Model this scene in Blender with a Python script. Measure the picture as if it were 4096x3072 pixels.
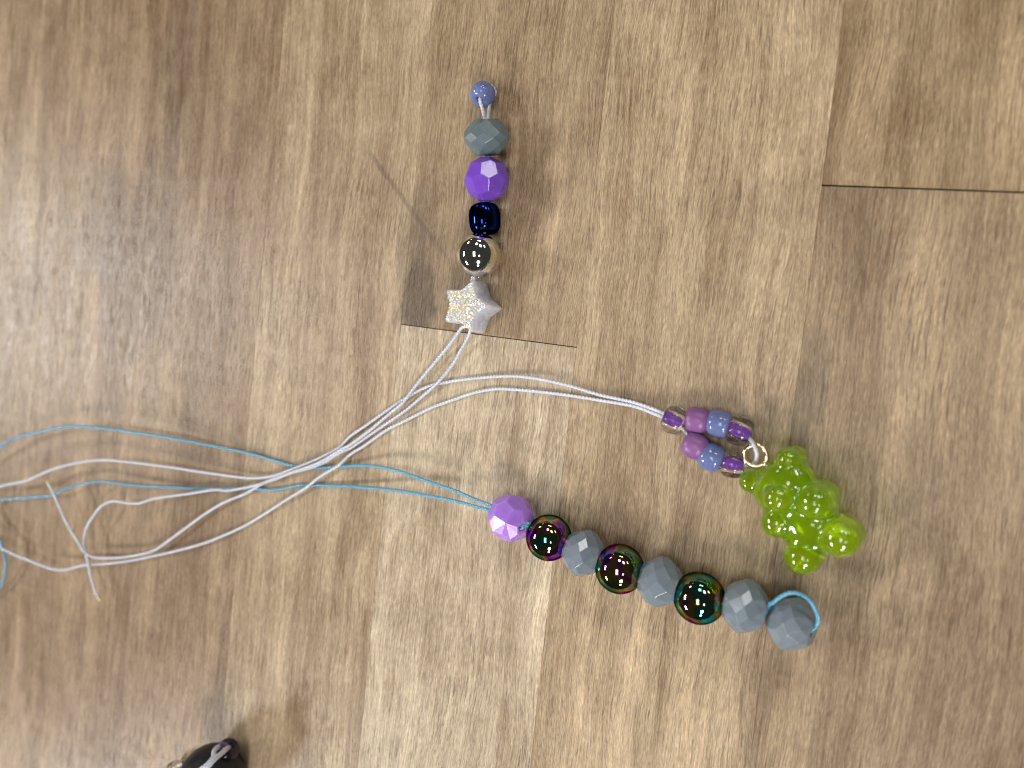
import bpy, bmesh, math, random
import numpy as np
from mathutils import Vector, Matrix

random.seed(7)
rng = np.random.default_rng(7)
for o in list(bpy.data.objects):
    bpy.data.objects.remove(o)
scene = bpy.context.scene
col = scene.collection
MM = 0.001

# ------------------------------------------------------------------ camera
TAU = math.radians(23.5)            # the phone leans towards the right of the table
FPX, D0 = 2818.0, 125.0             # focal length in photo pixels, distance to the table along the axis (mm)
CAM = np.array([D0 * math.sin(TAU), 0.0, D0 * math.cos(TAU)])
cam_data = bpy.data.cameras.new('camera')
cam = bpy.data.objects.new('camera', cam_data)
col.objects.link(cam)
cam.location = CAM * MM
cam.rotation_euler = (0, TAU, 0)
cam_data.sensor_width = 36
cam_data.lens = 36 * FPX / 4096
cam_data.clip_start = 0.005
cam_data.clip_end = 50
cam_data.dof.use_dof = True
cam_data.dof.focus_distance = 0.120
cam_data.dof.aperture_fstop = 13.0
scene.camera = cam

# ------------------------------------------------------------------ room light
world = bpy.data.worlds.new('World')
scene.world = world
world.use_nodes = True
bg = world.node_tree.nodes['Background']
bg.inputs['Color'].default_value = (1.0, 0.97, 0.93, 1)
bg.inputs['Strength'].default_value = 0.06

CEIL = 1.9                           # ceiling above the table, metres
PANEL_W = 1.0
def panel(a, b, power, sx=0.58, sy=1.16):
    l = bpy.data.lights.new('ceiling_panel', 'AREA')
    l.shape = 'RECTANGLE'
    l.size, l.size_y = sx * .82, sy * .82
    l.energy = power * PANEL_W
    l.color = (1.0, 0.985, 0.955)
    o = bpy.data.objects.new('ceiling_panel', l)
    o.location = (a * CEIL, b * CEIL, CEIL)
    col.objects.link(o)
for a, b, pw, sx, sy in [(0.04, -0.04, 9, .42, .95), (0.56, -0.24, 4, .25, .40),
                 (-1.5, 0.18, 120, .58, 1.16), (-1.52, -1.2, 210, .58, 1.16), (-1.5, 2.2, 50, .58, 1.16),
                 (0.23, 1.29, 26, .58, 1.0), (0.78, 1.1, 26, .58, 1.0), (0.42, -1.07, 85, .58, 1.0),
                 (0.36, -2.1, 80, .58, 1.16), (0.4, 3.38, 50, .58, 1.16), (0.9, 3.4, 50, .58, 1.16),
                 (1.76, 1.55, 30, .58, 1.16), (-2.6, 6.5, 50, .58, 1.16)]:
    panel(a, b, pw, sx, sy)

scene.view_settings.view_transform = 'Standard'
scene.view_settings.look = 'None'
scene.view_settings.exposure = -0.46
scene.view_settings.gamma = 1.0
scene.render.engine = 'CYCLES'
scene.cycles.use_denoising = True
scene.cycles.filter_width = 1.15
scene.cycles.max_bounces = 16
scene.cycles.transmission_bounces = 16
scene.cycles.transparent_max_bounces = 16
scene.cycles.sample_clamp_indirect = 6.0

# ------------------------------------------------------------------ geometry helpers (millimetres in, metres out)
RC = np.array([[math.cos(TAU), 0, math.sin(TAU)], [0, 1, 0], [-math.sin(TAU), 0, math.cos(TAU)]])
def at(px, py, z=0.0):
    """the point z millimetres above the table that the photo shows at pixel (px, py) of 4096 x 3072"""
    d = RC @ np.array([(px - 2048) / FPX, -(py - 1536) / FPX, -1.0])
    return CAM + (z - CAM[2]) / d[2] * d
def mm_per_px(p):
    return float((RC.T @ (CAM - np.asarray(p)))[2] / FPX)

def tag(o, label=None, cat=None, group=None, kind=None):
    if label: o['label'] = label
    if cat: o['category'] = cat
    if group: o['group'] = group
    if kind: o['kind'] = kind
    return o

def obj(name, verts, faces, mat, parent=None, loc=(0, 0, 0), smooth=True, angle=None):
    me = bpy.data.meshes.new(name)
    v = (np.asarray(verts, float) - np.asarray(loc, float)) * MM
    me.from_pydata([tuple(x) for x in v], [], [tuple(int(i) for i in f) for f in faces])
    me.update()
    bm = bmesh.new(); bm.from_mesh(me)
    bmesh.ops.recalc_face_normals(bm, faces=bm.faces)
    bm.to_mesh(me); bm.free()
    me.polygons.foreach_set('use_smooth', [smooth] * len(me.polygons))
    if smooth and angle:
        me.set_sharp_from_angle(angle=math.radians(angle))
    me.materials.append(mat)
    o = bpy.data.objects.new(name, me)
    col.objects.link(o)
    if parent is not None:
        o.parent = parent
    else:
        o.location = np.asarray(loc, float) * MM
    return o

def empty(name, loc):
    o = bpy.data.objects.new(name, None)
    o.empty_display_size = 0.003
    o.location = np.asarray(loc, float) * MM
    col.objects.link(o)
    return o

def frame_of(axis, spin=0.0):
    """rotation whose local z is the axis"""
    z = Vector(axis).normalized()
    up = Vector((0, 0, 1)) if abs(z.z) < 0.95 else Vector((0, 1, 0))
    x = up.cross(z).normalized(); y = z.cross(x)
    m = np.array([[x[i], y[i], z[i]] for i in range(3)])
    c, s = math.cos(spin), math.sin(spin)
    return m @ np.array([[c, -s, 0], [s, c, 0], [0, 0, 1]])

def lathe(profile, n=48, closed=True):
    v, f = [], []
    m = len(profile)
    for r, z in profile:
        for k in range(n):
            a = 2 * math.pi * k / n
            v.append((r * math.cos(a), r * math.sin(a), z))
    for i in range(m if closed else m - 1):
        j = (i + 1) % m
        for k in range(n):
            f.append((i * n + k, i * n + (k + 1) % n, j * n + (k + 1) % n, j * n + k))
    return np.array(v), f

def seed_profile(R, h, rh, p=2.6, n=18):
    """rounded barrel of radius R, half length h, hole radius rh"""
    prof = []
    for i in range(n + 1):
        t = -math.pi / 2 + math.pi * i / n
        s, c = math.sin(t), math.cos(t)
        z = h * math.copysign(abs(s) ** (2 / p), s)
        r = rh + 0.18 * (R - rh) + 0.82 * (R - rh) * abs(c) ** (2 / p)
        prof.append((r, z))
    hh = h * 0.93
    prof += [(rh + 0.04 * R, h * 0.985), (rh, hh), (rh, 0), (rh, -hh), (rh + 0.04 * R, -h * 0.985)]
    return prof

def ball_profile(R, rh, n=40):
    a0 = math.asin(rh / R)
    prof = []
    for i in range(n + 1):
        t = a0 + (math.pi - 2 * a0) * i / n
        prof.append((R * math.sin(t), -R * math.cos(t)))
    zz = R * math.cos(a0)
    return prof + [(rh * .93, zz * .97), (rh * .93, 0), (rh * .93, -zz * .97)]

def rondelle(R, h, N=9, rh=0.15):
    """faceted crystal bead: a belt of diamonds, two rows of kites and a table on each side, drilled along z"""
    v, f = [], []
    def ring(r, z, off):
        i0 = len(v)
        for k in range(N):
            a = 2 * math.pi * (k + off) / N
            v.append((R * r * math.cos(a), R * r * math.sin(a), h * z))
        return [i0 + k for k in range(N)]
    E = ring(1, 0, 0)
    for s in (1, -1):
        T1, T2, T3 = ring(.9397, .28 * s, .5), ring(.69, .745 * s, 0), ring(.475, 1.0 * s, .5)
        H, H0 = ring(rh, .95 * s, .5), ring(rh, .05 * s, .5)
        if s > 0: U1 = T1
        for k in range(N):
            j = (k + 1) % N; p = (k - 1) % N
            f += [(T2[k], T1[p], E[k], T1[k]), (T3[k], T2[k], T1[k], T2[j]), (T3[k], T3[j], T2[j]),
                  (H[k], H[j], T3[j], T3[k]), (H[k], H[j], H0[j], H0[k])]
            if s < 0: f.append((U1[k], E[k], T1[k], E[j]))
    return np.array(v), f

def football(R, N=8, rh=0.19):
    """moulded bead of hexagon-like facets: dual of rings of tangent planes, drilled along z"""
    dirs = []
    for lat, n, off in [(60, 5, 0.0), (20, N, .25), (-20, N, .75), (-60, 5, 0.5)]:
        for k in range(n):
            a = 2 * math.pi * (k + off) / n
            la = math.radians(lat)
            dirs.append((math.cos(la) * math.cos(a), math.cos(la) * math.sin(a), math.sin(la)))
    dirs += [(0, 0, 1), (0, 0, -1)]
    bm = bmesh.new()
    dv = [bm.verts.new(d) for d in dirs]
    bmesh.ops.convex_hull(bm, input=dv)
    bmesh.ops.triangulate(bm, faces=bm.faces)
    bm.normal_update()
    bm.verts.index_update(); bm.faces.index_update(); bm.faces.ensure_lookup_table()
    v = []
    for fc in bm.faces:
        n = fc.normal
        off = n.dot(fc.verts[0].co)
        w = n / off
        if off < 0: w = n / off
        v.append(np.array(w))
    faces = []
    for i, d in enumerate(dirs):
        vt = dv[i]
        fs = [fc.index for fc in vt.link_faces]
        dd = np.array(d)
        x = np.cross(dd, [0.3, 0.5, 0.81]); x /= np.linalg.norm(x); y = np.cross(dd, x)
        fs.sort(key=lambda q: math.atan2(v[q] @ y, v[q] @ x))
        faces.append(fs)
    bm.free()
    v = np.array(v) * R * 0.965
    # squash the far corners towards the sphere
    ln = np.linalg.norm(v, axis=1, keepdims=True)
    v = v * np.minimum(1.0, 1.05 * R / ln)
    vs = [tuple(x) for x in v]
    caps = [faces[-2], faces[-1]]
    faces = faces[:-2]
    n = 12
    rings = []
    for cap, s in zip(caps, (1, -1)):
        zc = np.mean([vs[q][2] for q in cap])
        i0 = len(vs)
        cap = sorted(cap, key=lambda q: math.atan2(vs[q][1], vs[q][0]))
        m = len(cap)
        a0s = [math.atan2(vs[q][1], vs[q][0]) for q in cap]
        for q, a in zip(cap, a0s):
            vs.append((rh * R * math.cos(a), rh * R * math.sin(a), zc * .97))
        rings.append([i0 + k for k in range(m)])
        for k in range(m):
            j = (k + 1) % m
            faces.append((cap[k], cap[j], i0 + j, i0 + k))
        i1 = len(vs)
        for a in a0s:
            vs.append((rh * R * math.cos(a), rh * R * math.sin(a), zc * .1))
        for k in range(m):
            j = (k + 1) % m
            faces.append((i0 + k, i0 + j, i1 + j, i1 + k))
    return np.array(vs), faces

def smooth_path(pts, ds=0.11):
    """centripetal Catmull-Rom through the points, evenly resampled"""
    p = np.array(pts, float)
    p = np.vstack([2 * p[0] - p[1], p, 2 * p[-1] - p[-2]])
    out = []
    for i in range(1, len(p) - 2):
        p0, p1, p2, p3 = p[i - 1], p[i], p[i + 1], p[i + 2]
        t0 = 0; t1 = t0 + max(np.linalg.norm(p1 - p0), 1e-4) ** .5
        t2 = t1 + max(np.linalg.norm(p2 - p1), 1e-4) ** .5; t3 = t2 + max(np.linalg.norm(p3 - p2), 1e-4) ** .5
        n = max(4, int(np.linalg.norm(p2 - p1) / ds * 2))
        t = np.linspace(t1, t2, n, endpoint=False)[:, None]
        A1 = (t1 - t) / (t1 - t0) * p0 + (t - t0) / (t1 - t0) * p1
        A2 = (t2 - t) / (t2 - t1) * p1 + (t - t1) / (t2 - t1) * p2
        A3 = (t3 - t) / (t3 - t2) * p2 + (t - t2) / (t3 - t2) * p3
        B1 = (t2 - t) / (t2 - t0) * A1 + (t - t0) / (t2 - t0) * A2
        B2 = (t3 - t) / (t3 - t1) * A2 + (t - t1) / (t3 - t1) * A3
        out.append((t2 - t) / (t2 - t1) * B1 + (t - t1) / (t2 - t1) * B2)
    q = np.vstack(out + [p[-2][None]])
    s = np.concatenate([[0], np.cumsum(np.linalg.norm(np.diff(q, axis=0), axis=1))])
    m = max(4, int(s[-1] / ds))
    si = np.linspace(0, s[-1], m)
    return np.stack([np.interp(si, s, q[:, k]) for k in range(3)], 1), si

def tube(pts, r, ds=0.11, sides=14, lobes=0, pitch=1.9, amp=0.12, closed=False, raw=False):
    q, s = (np.array(pts), np.concatenate([[0], np.cumsum(np.linalg.norm(np.diff(np.array(pts), axis=0), axis=1))])) if raw else smooth_path(pts, ds)
    m = len(q)
    T = np.gradient(q, axis=0); T /= np.linalg.norm(T, axis=1, keepdims=True) + 1e-12
    n = np.cross(T[0], [0.1, 0.2, 1.0]); n /= np.linalg.norm(n)
    N = np.zeros_like(q)
    for i in range(m):
        n = n - T[i] * (n @ T[i]); n /= np.linalg.norm(n) + 1e-12
        N[i] = n
    B = np.cross(T, N)
    th = np.linspace(0, 2 * math.pi, sides, endpoint=False)
    ang = th[None, :] + 0 * s[:, None]
    rad = np.full_like(ang, r)
    if lobes:
        rad = r * (1 - amp + 2 * amp * np.abs(np.cos(0.5 * lobes * (ang - 2 * math.pi * s[:, None] / pitch))) ** 0.8)
    V = q[:, None, :] + rad[..., None] * (np.cos(ang)[..., None] * N[:, None, :] + np.sin(ang)[..., None] * B[:, None, :])
    V = V.reshape(-1, 3)
    F = []
    for i in range(m - 1):
        a = i * sides; b = a + sides
        for k in range(sides):
            j = (k + 1) % sides
            F.append((a + k, a + j, b + j, b + k))
    F.append(tuple(range(sides))[::-1])
    F.append(tuple((m - 1) * sides + k for k in range(sides)))
    return V, F

# ------------------------------------------------------------------ material helpers
def mat_new(name):
    m = bpy.data.materials.new(name); m.use_nodes = True
    nt = m.node_tree
    b = nt.nodes['Principled BSDF']
    return m, nt, b

class NT:
    def __init__(s, nt): s.nt = nt
    def n(s, t, **kw):
        nd = s.nt.nodes.new(t)
        for k, v in kw.items(): setattr(nd, k, v)
        return nd
    def l(s, a, b): s.nt.links.new(a, b)
    def val(s, sock, x):
        if hasattr(x, 'is_linked') or isinstance(x, bpy.types.NodeSocket): s.l(x, sock)
        else: sock.default_value = x
    def math(s, op, a, b=None, c=None, clamp=False):
        nd = s.n('ShaderNodeMath', operation=op); nd.use_clamp = clamp
        s.val(nd.inputs[0], a)
        if b is not None: s.val(nd.inputs[1], b)
        if c is not None: s.val(nd.inputs[2], c)
        return nd.outputs[0]
    def vmath(s, op, a, b=None):
        nd = s.n('ShaderNodeVectorMath', operation=op)
        s.val(nd.inputs[0], a)
        if b is not None: s.val(nd.inputs[1], b)
        return nd
    def mapr(s, x, a, b, c, d, smooth=True):
        nd = s.n('ShaderNodeMapRange'); nd.interpolation_type = 'SMOOTHSTEP' if smooth else 'LINEAR'
        s.val(nd.inputs[0], x)
        for i, q in enumerate((a, b, c, d)): nd.inputs[i + 1].default_value = q
        return nd.outputs[0]
    def noise(s, vec, scale=1.0, detail=3, rough=.55, dist=0.0):
        nd = s.n('ShaderNodeTexNoise')
        nd.inputs['Scale'].default_value = scale; nd.inputs['Detail'].default_value = detail
        nd.inputs['Roughness'].default_value = rough; nd.inputs['Distortion'].default_value = dist
        s.l(vec, nd.inputs['Vector'])
        return nd
    def mix(s, fac, a, b, blend='MIX'):
        nd = s.n('ShaderNodeMix', data_type='RGBA', blend_type=blend)
        s.val(nd.inputs[0], fac); s.val(nd.inputs[6], a); s.val(nd.inputs[7], b)
        return nd.outputs[2]

# ---- wood
GRAIN = math.radians(6.6)
cg, sg = math.cos(GRAIN), math.sin(GRAIN)
def uv_to_xy(u, v): return np.array([u * cg + v * sg, -u * sg + v * cg])
def xy_to_uv(x, y): return np.array([x * cg - y * sg, x * sg + y * cg])

def wood_material():
    m, nt, b = mat_new('butcher_block_wood')
    g = NT(nt)
    tc = g.n('ShaderNodeTexCoord'); oi = g.n('ShaderNodeObjectInfo'); geo = g.n('ShaderNodeNewGeometry')
    p = g.vmath('SCALE', tc.outputs['Object']); p.inputs['Scale'].default_value = 1000.0     # millimetres along the plank
    off = g.n('ShaderNodeCombineXYZ')
    g.l(g.math('MULTIPLY', oi.outputs['Random'], 731.0), off.inputs[0]); g.l(g.math('MULTIPLY', oi.outputs['Random'], 1777.0), off.inputs[1])
    p0 = g.vmath('ADD', p.outputs[0], off.outputs[0]).outputs[0]
    # slow sideways wander of the fibres
    w = g.noise(g.vmath('MULTIPLY', p0, (0.05, 0.022, 0)).outputs[0], 1, 2)
    wv = g.vmath('MULTIPLY', g.vmath('SUBTRACT', w.outputs['Color'], (.5, .5, .5)).outputs[0], (5.0, 0, 0)).outputs[0]
    pw = g.vmath('ADD', p0, wv).outputs[0]
    w2 = g.noise(g.vmath('MULTIPLY', p0, (0.5, 0.35, 0)).outputs[0], 1, 2)
    wv2 = g.vmath('MULTIPLY', g.vmath('SUBTRACT', w2.outputs['Color'], (.5, .5, .5)).outputs[0], (0.28, 0, 0)).outputs[0]
    pf = g.vmath('ADD', pw, wv2).outputs[0]
    fib = g.noise(g.vmath('MULTIPLY', pf, (3.3, 0.075, 0)).outputs[0], 1, 4, .62).outputs[0]
    fine = g.noise(g.vmath('MULTIPLY', pf, (6.0, 0.42, 0)).outputs[0], 1, 3, .65).outputs[0]
    streak = g.noise(g.vmath('MULTIPLY', pw, (0.85, 0.022, 0)).outputs[0], 1, 4, .6).outputs[0]
    band = g.noise(g.vmath('MULTIPLY', pw, (0.16, 0.011, 0)).outputs[0], 1, 3, .5, .4).outputs[0]
    cloud = g.noise(g.vmath('MULTIPLY', pw, (0.16, 0.075, 0)).outputs[0], 1, 4, .55).outputs[0]
    flame = g.noise(g.vmath('MULTIPLY', pw, (0.30, 0.14, 0)).outputs[0], 1, 4, .6).outputs[0]
    pore = g.noise(g.vmath('MULTIPLY', g.vmath('ADD', pf, (37, 91, 0)).outputs[0], (4.2, 0.13, 0)).outputs[0], 1, 2, .6).outputs[0]
    poremask = g.mapr(pore, .555, .66, 0, 1)
    clpore = g.mapr(g.noise(g.vmath('MULTIPLY', p0, (0.10, 0.05, 0)).outputs[0], 1, 2).outputs[0], .35, .65, .25, 1)
    poremask = g.math('MULTIPLY', poremask, clpore)
    pore2 = g.noise(g.vmath('MULTIPLY', g.vmath('ADD', pf, (311, 17, 0)).outputs[0], (6.5, 0.22, 0)).outputs[0], 1, 2, .6).outputs[0]
    poremask = g.math('MAXIMUM', poremask, g.mapr(pore2, .565, .68, 0, .7))
    # tone
    t = g.math('MULTIPLY', g.math('SUBTRACT', fib, .5), 1.4)
    t = g.math('ADD', t, g.math('MULTIPLY', g.math('SUBTRACT', fine, .5), 1.5))
    hair = g.noise(g.vmath('MULTIPLY', pf, (9.0, 0.9, 0)).outputs[0], 1, 2, .6).outputs[0]
    t = g.math('ADD', t, g.math('MULTIPLY', g.math('SUBTRACT', hair, .5), 1.8))
    t = g.math('ADD', t, g.math('MULTIPLY', g.math('SUBTRACT', streak, .5), 1.0))
    t = g.math('ADD', t, g.math('MULTIPLY', g.math('SUBTRACT', band, .5), 1.7))
    t = g.math('ADD', t, g.math('MULTIPLY', g.math('SUBTRACT', cloud, .5), .8))
    t = g.math('ADD', t, g.math('MULTIPLY', g.math('SUBTRACT', flame, .5), .55))
    broad = g.noise(g.vmath('MULTIPLY', p0, (0.022, 0.011, 0)).outputs[0], 1, 2, .5).outputs[0]
    t = g.math('ADD', t, g.math('MULTIPLY', g.math('SUBTRACT', broad, .5), .9))
    mul = g.math('POWER', 2.0, g.math('MULTIPLY', t, 1.12))
    base = g.vmath('SCALE', oi.outputs['Color']); g.l(mul, base.inputs['Scale'])
    # warm red-brown in the darker bands
    c = g.mix(g.mapr(t, .10, -.55, 0, .55), base.outputs[0], g.mix(1.0, base.outputs[0], (1.0, .78, .60, 1), 'MULTIPLY'))
    c = g.mix(g.math('MULTIPLY', poremask, .68), c, (.085, .045, .022, 1))
    # old stains and wear, each with its own place on the table
    pos = g.vmath('SCALE', geo.outputs['Position']); pos.inputs['Scale'].default_value = 1000.0
    P3 = pos.outputs[0]
    wob = g.noise(g.vmath('MULTIPLY', P3, (.14, .06, 0)).outputs[0], 1, 4, .6)
    wob_v = g.vmath('MULTIPLY', g.vmath('SUBTRACT', wob.outputs['Color'], (.5, .5, .5)).outputs[0], (14, 22, 0)).outputs[0]
    PW = g.vmath('ADD', P3, wob_v).outputs[0]
    stain = None
    for (px, py, rx, ry, ang, k) in STAINS:
        cx, cy, _ = at(px, py)
        d = g.vmath('SUBTRACT', PW, (cx, cy, 0)).outputs[0]
        r = g.n('ShaderNodeVectorRotate', rotation_type='Z_AXIS'); g.l(d, r.inputs[0]); r.inputs['Angle'].default_value = math.radians(ang)
        e = g.vmath('MULTIPLY', r.outputs[0], (1 / rx, 1 / ry, 0)).outputs[0]
        ln = g.vmath('LENGTH', e).outputs['Value']
        s_ = g.mapr(ln, 1.15, .55, 0, k)
        stain = s_ if stain is None else g.math('MAXIMUM', stain, s_)
    stain = g.math('MULTIPLY', stain, oi.outputs['Alpha'])
    c = g.mix(stain, c, g.mix(1.0, c, (.44, .42, .42, 1), 'MULTIPLY'))
    # pencil lines and scratches
    for (x0, y0, x1, y1, wd, k) in SCRATCHES:
        a = at(x0, y0); e = at(x1, y1)
        d = g.vmath('SUBTRACT', P3, (a[0], a[1], 0)).outputs[0]
        L = math.hypot(e[0] - a[0], e[1] - a[1])
        r = g.n('ShaderNodeVectorRotate', rotation_type='Z_AXIS'); g.l(d, r.inputs[0]); r.inputs['Angle'].default_value = -math.atan2(e[1] - a[1], e[0] - a[0])
        sx = g.n('ShaderNodeSeparateXYZ'); g.l(r.outputs[0], sx.inputs[0])
        yy = g.math('ABSOLUTE', sx.outputs[1])
        inl = g.math('MULTIPLY', g.mapr(sx.outputs[0], 0, L * .15, 0, 1), g.mapr(sx.outputs[0], L, L * .8, 0, 1))
        s_ = g.math('MULTIPLY', g.mapr(yy, wd, wd * .3, 0, k), inl)
        s_ = g.math('MULTIPLY', s_, g.mapr(fib, .3, .6, .4, 1))
        c = g.mix(s_, c, (.075, .055, .045, 1))
    g.l(c, b.inputs['Base Color'])
    ro = g.math('ADD', .36, g.math('MULTIPLY', g.math('SUBTRACT', fib, .5), .35))
    ro = g.math('ADD', ro, g.math('MULTIPLY', g.math('SUBTRACT', cloud, .5), .2), clamp=True)
    g.l(ro, b.inputs['Roughness'])
    b.inputs['Specular IOR Level'].default_value = 0.5
    hgt = g.math('ADD', g.math('MULTIPLY', fib, .7), g.math('MULTIPLY', fine, .45))
    hgt = g.math('SUBTRACT', hgt, g.math('MULTIPLY', poremask, .68))
    bp = g.n('ShaderNodeBump'); bp.inputs['Strength'].default_value = 0.55; bp.inputs['Distance'].default_value = 0.00012
    g.l(hgt, bp.inputs['Height']); g.l(bp.outputs[0], b.inputs['Normal'])
    return m

K = 4096 / 2212
STAINS = [(235 * K, 485 * K, 13, 17, 5, .55), (300 * K, 590 * K, 13, 20, 5, .5), (385 * K, 150 * K, 5, 26, 8, .45),
          (330 * K, 480 * K, 5, 26, 8, .35), (900 * K, 655 * K, 4.2, 9, 6, .95), (905 * K, 540 * K, 4.5, 18, 6, .6),
          (950 * K, 610 * K, 7, 12, 0, .3), (440 * K, 1560 * K, 9, 14, 0, .15),
          (1175 * K, 385 * K, 6, 7, 0, .30), (1690 * K, 430 * K, 14, 5, 0, .22), (60 * K, 640 * K, 6, 14, 6, .3), (1640 * K, 1500 * K, 3, 14, 6, .3),
          (1290 * K, 150 * K, 6, 20, 6, .2), (1745 * K, 870 * K, 3.0, 16, 6, .45), (1850 * K, 520 * K, 1.6, 12, 6, .3)]
SCRATCHES = [(780 * K, 305 * K, 985 * K, 585 * K, .75, .42), (690 * K, 855 * K, 815 * K, 700 * K, .3, .10),
             (2300, 1680, 2080, 2010, .12, .35), (1760, 1720, 1900, 1850, .1, .25), (1990, 820, 2060, 900, .2, .2)]
WOOD = wood_material()

m, nt, b = mat_new('dark_glue_line')
b.inputs['Base Color'].default_value = (.045, .028, .018, 1); b.inputs['Roughness'].default_value = .9
GLUE = m

# ------------------------------------------------------------------ table top: staves 35.4 mm wide, butted end to end
table = empty('table_top', (0, 0, 0))
tag(table, 'butcher block table top of pale and dark brown wooden staves under the beads', 'table top')
obj('core_board', [(x * 340, y * 340, z) for z in (-30, -3) for x, y in ((-1, -1), (1, -1), (1, 1), (-1, 1))],
    [(0, 1, 2, 3), (4, 5, 6, 7), (0, 1, 5, 4), (1, 2, 6, 5), (2, 3, 7, 6), (3, 0, 4, 7)], GLUE, table, smooth=False)

def plank(u0, u1, v0, v1, color, dz, w0=0.0, w1=0.0, stained=1.0):
    """one stave with eased top edges; v skews slightly across the width where its end is not quite square"""
    gp = 0.012
    u0 += gp; u1 -= gp
    e = 0.03
    cu, cv = (u0 + u1) / 2, (v0 + v1) / 2
    vs, fs = [], []
    def ringpts(ins, z):
        for (u, v, sk) in ((u0 + ins, v0 + ins, w0 * (u0 - cu)), (u1 - ins, v0 + ins, w0 * (u1 - cu)), (u1 - ins, v1 - ins, w1 * (u1 - cu)), (u0 + ins, v1 - ins, w1 * (u0 - cu))):
            vs.append((u - cu, v + sk - cv, z))
    ringpts(0, -3); ringpts(0, -e + dz); ringpts(e, dz)
    for a in (0, 4):
        for k in range(4):
            j = (k + 1) % 4
            fs.append((a + k, a + j, a + 4 + j, a + 4 + k))
    fs += [(3, 2, 1, 0), (8, 9, 10, 11)]
    o = obj('plank', vs, fs, WOOD, table, smooth=False)
    xy = uv_to_xy(cu, cv)
    o.location = (xy[0] * MM, xy[1] * MM, 0)
    o.rotation_euler = (0, 0, -GRAIN)
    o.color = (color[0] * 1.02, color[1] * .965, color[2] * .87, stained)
    return o

S3 = -24.2; WID = 35.4
j1 = xy_to_uv(*(at(1055 * K, 725 * K)[:2]))[1]
j2 = xy_to_uv(*(at(1990 * K, 410 * K)[:2]))[1]
EG = 0.13
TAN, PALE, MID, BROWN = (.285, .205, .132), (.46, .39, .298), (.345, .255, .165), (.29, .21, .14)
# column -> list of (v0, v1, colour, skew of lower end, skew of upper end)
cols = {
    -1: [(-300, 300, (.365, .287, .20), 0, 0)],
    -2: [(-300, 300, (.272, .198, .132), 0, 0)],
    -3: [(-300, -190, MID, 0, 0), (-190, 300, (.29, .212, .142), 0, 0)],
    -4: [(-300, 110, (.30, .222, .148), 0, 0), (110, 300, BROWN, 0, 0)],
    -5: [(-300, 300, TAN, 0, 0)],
    0: [(-300, j1 - .07, PALE, 0, -.03), (j1 + .07, 300, (.315, .24, .162), -.03, 0)],  # lower stave: paler wood, with the centre sheen painted into its colour too
    1: [(-300, 300, (.385, .30, .205), 0, 0)],  # lightened: sheen over the middle of the table painted into the colour
    2: [(-300, j2 - EG, (.275, .208, .138), 0, -.035), (j2 + EG, 300, (.295, .22, .14), -.035, 0)],  # darkened, like the next column: shade on the right painted into the wood colour
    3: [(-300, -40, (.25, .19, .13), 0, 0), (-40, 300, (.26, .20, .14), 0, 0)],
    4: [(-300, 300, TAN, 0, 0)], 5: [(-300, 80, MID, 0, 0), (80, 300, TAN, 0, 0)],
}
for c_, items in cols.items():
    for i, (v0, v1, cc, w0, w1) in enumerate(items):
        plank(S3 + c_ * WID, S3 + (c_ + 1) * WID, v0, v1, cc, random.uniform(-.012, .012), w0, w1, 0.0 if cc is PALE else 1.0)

# ------------------------------------------------------------------ bead materials
def plastic(name, color, rough=.25, sss=.0, sss_r=(1, 1, 1), scale=1.5, spec=.5, ior=1.5, bump=0.0, trans=0.0, mott=0.08):
    m, nt, b = mat_new(name); g = NT(nt)
    tc = g.n('ShaderNodeTexCoord')
    p = g.vmath('SCALE', tc.outputs['Object']); p.inputs['Scale'].default_value = 1000
    nz = g.noise(p.outputs[0], .45, 4, .6).outputs[0]
    c = g.mix(g.mapr(nz, .3, .7, 0, 1), tuple(x * (1 - mott) for x in color) + (1,), tuple(min(1, x * (1 + mott)) for x in color) + (1,))
    g.l(c, b.inputs['Base Color'])
    b.inputs['Roughness'].default_value = rough
    fr = g.noise(p.outputs[0], 2.2, 3, .6).outputs[0]
    g.l(g.math('ADD', rough - .06, g.math('MULTIPLY', fr, .12), clamp=True), b.inputs['Roughness'])
    b.inputs['Specular IOR Level'].default_value = spec
    b.inputs['IOR'].default_value = ior
    if sss:
        b.inputs['Subsurface Weight'].default_value = sss
        b.inputs['Subsurface Radius'].default_value = sss_r
        b.inputs['Subsurface Scale'].default_value = scale * MM
    if trans: b.inputs['Transmission Weight'].default_value = trans
    if bump:
        bp = g.n('ShaderNodeBump'); bp.inputs['Strength'].default_value = bump; bp.inputs['Distance'].default_value = .0002
        g.l(g.noise(p.outputs[0], 1.6, 4, .65).outputs[0], bp.inputs['Height']); g.l(bp.outputs[0], b.inputs['Normal'])
    return m

GREY = plastic('grey_opaline_glass', (.19, .228, .262), .17, .25, (1, 1.1, 1.3), .9)
GREY2 = plastic('slate_opaline_glass', (.125, .165, .18), .25, .2, (1, 1.1, 1.2), .9)
PURPLE = plastic('purple_plastic', (.185, .070, .50), .16, .4, (1, .6, 1.6), 1.0)
LILAC = plastic('lilac_plastic', (.42, .215, .70), .22, .9, (1, .7, 1.6), 2.2)
PERI = plastic('periwinkle_glass', (.145, .18, .37), .08, .4, (.9, 1, 1.5), .8)
ORCHID = plastic('orchid_matte_glass', (.25, .10, .28), .36, .3, (1.2, .7, 1.2), .6, bump=.12)
LINING = plastic('purple_lining', (.24, .06, .46), .22, bump=.25)
BLACKP = plastic('black_bead', (.006, .007, .010), .42)
WAX = plastic('melted_cord_tip', (.62, .60, .36), .35, .4)

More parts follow.
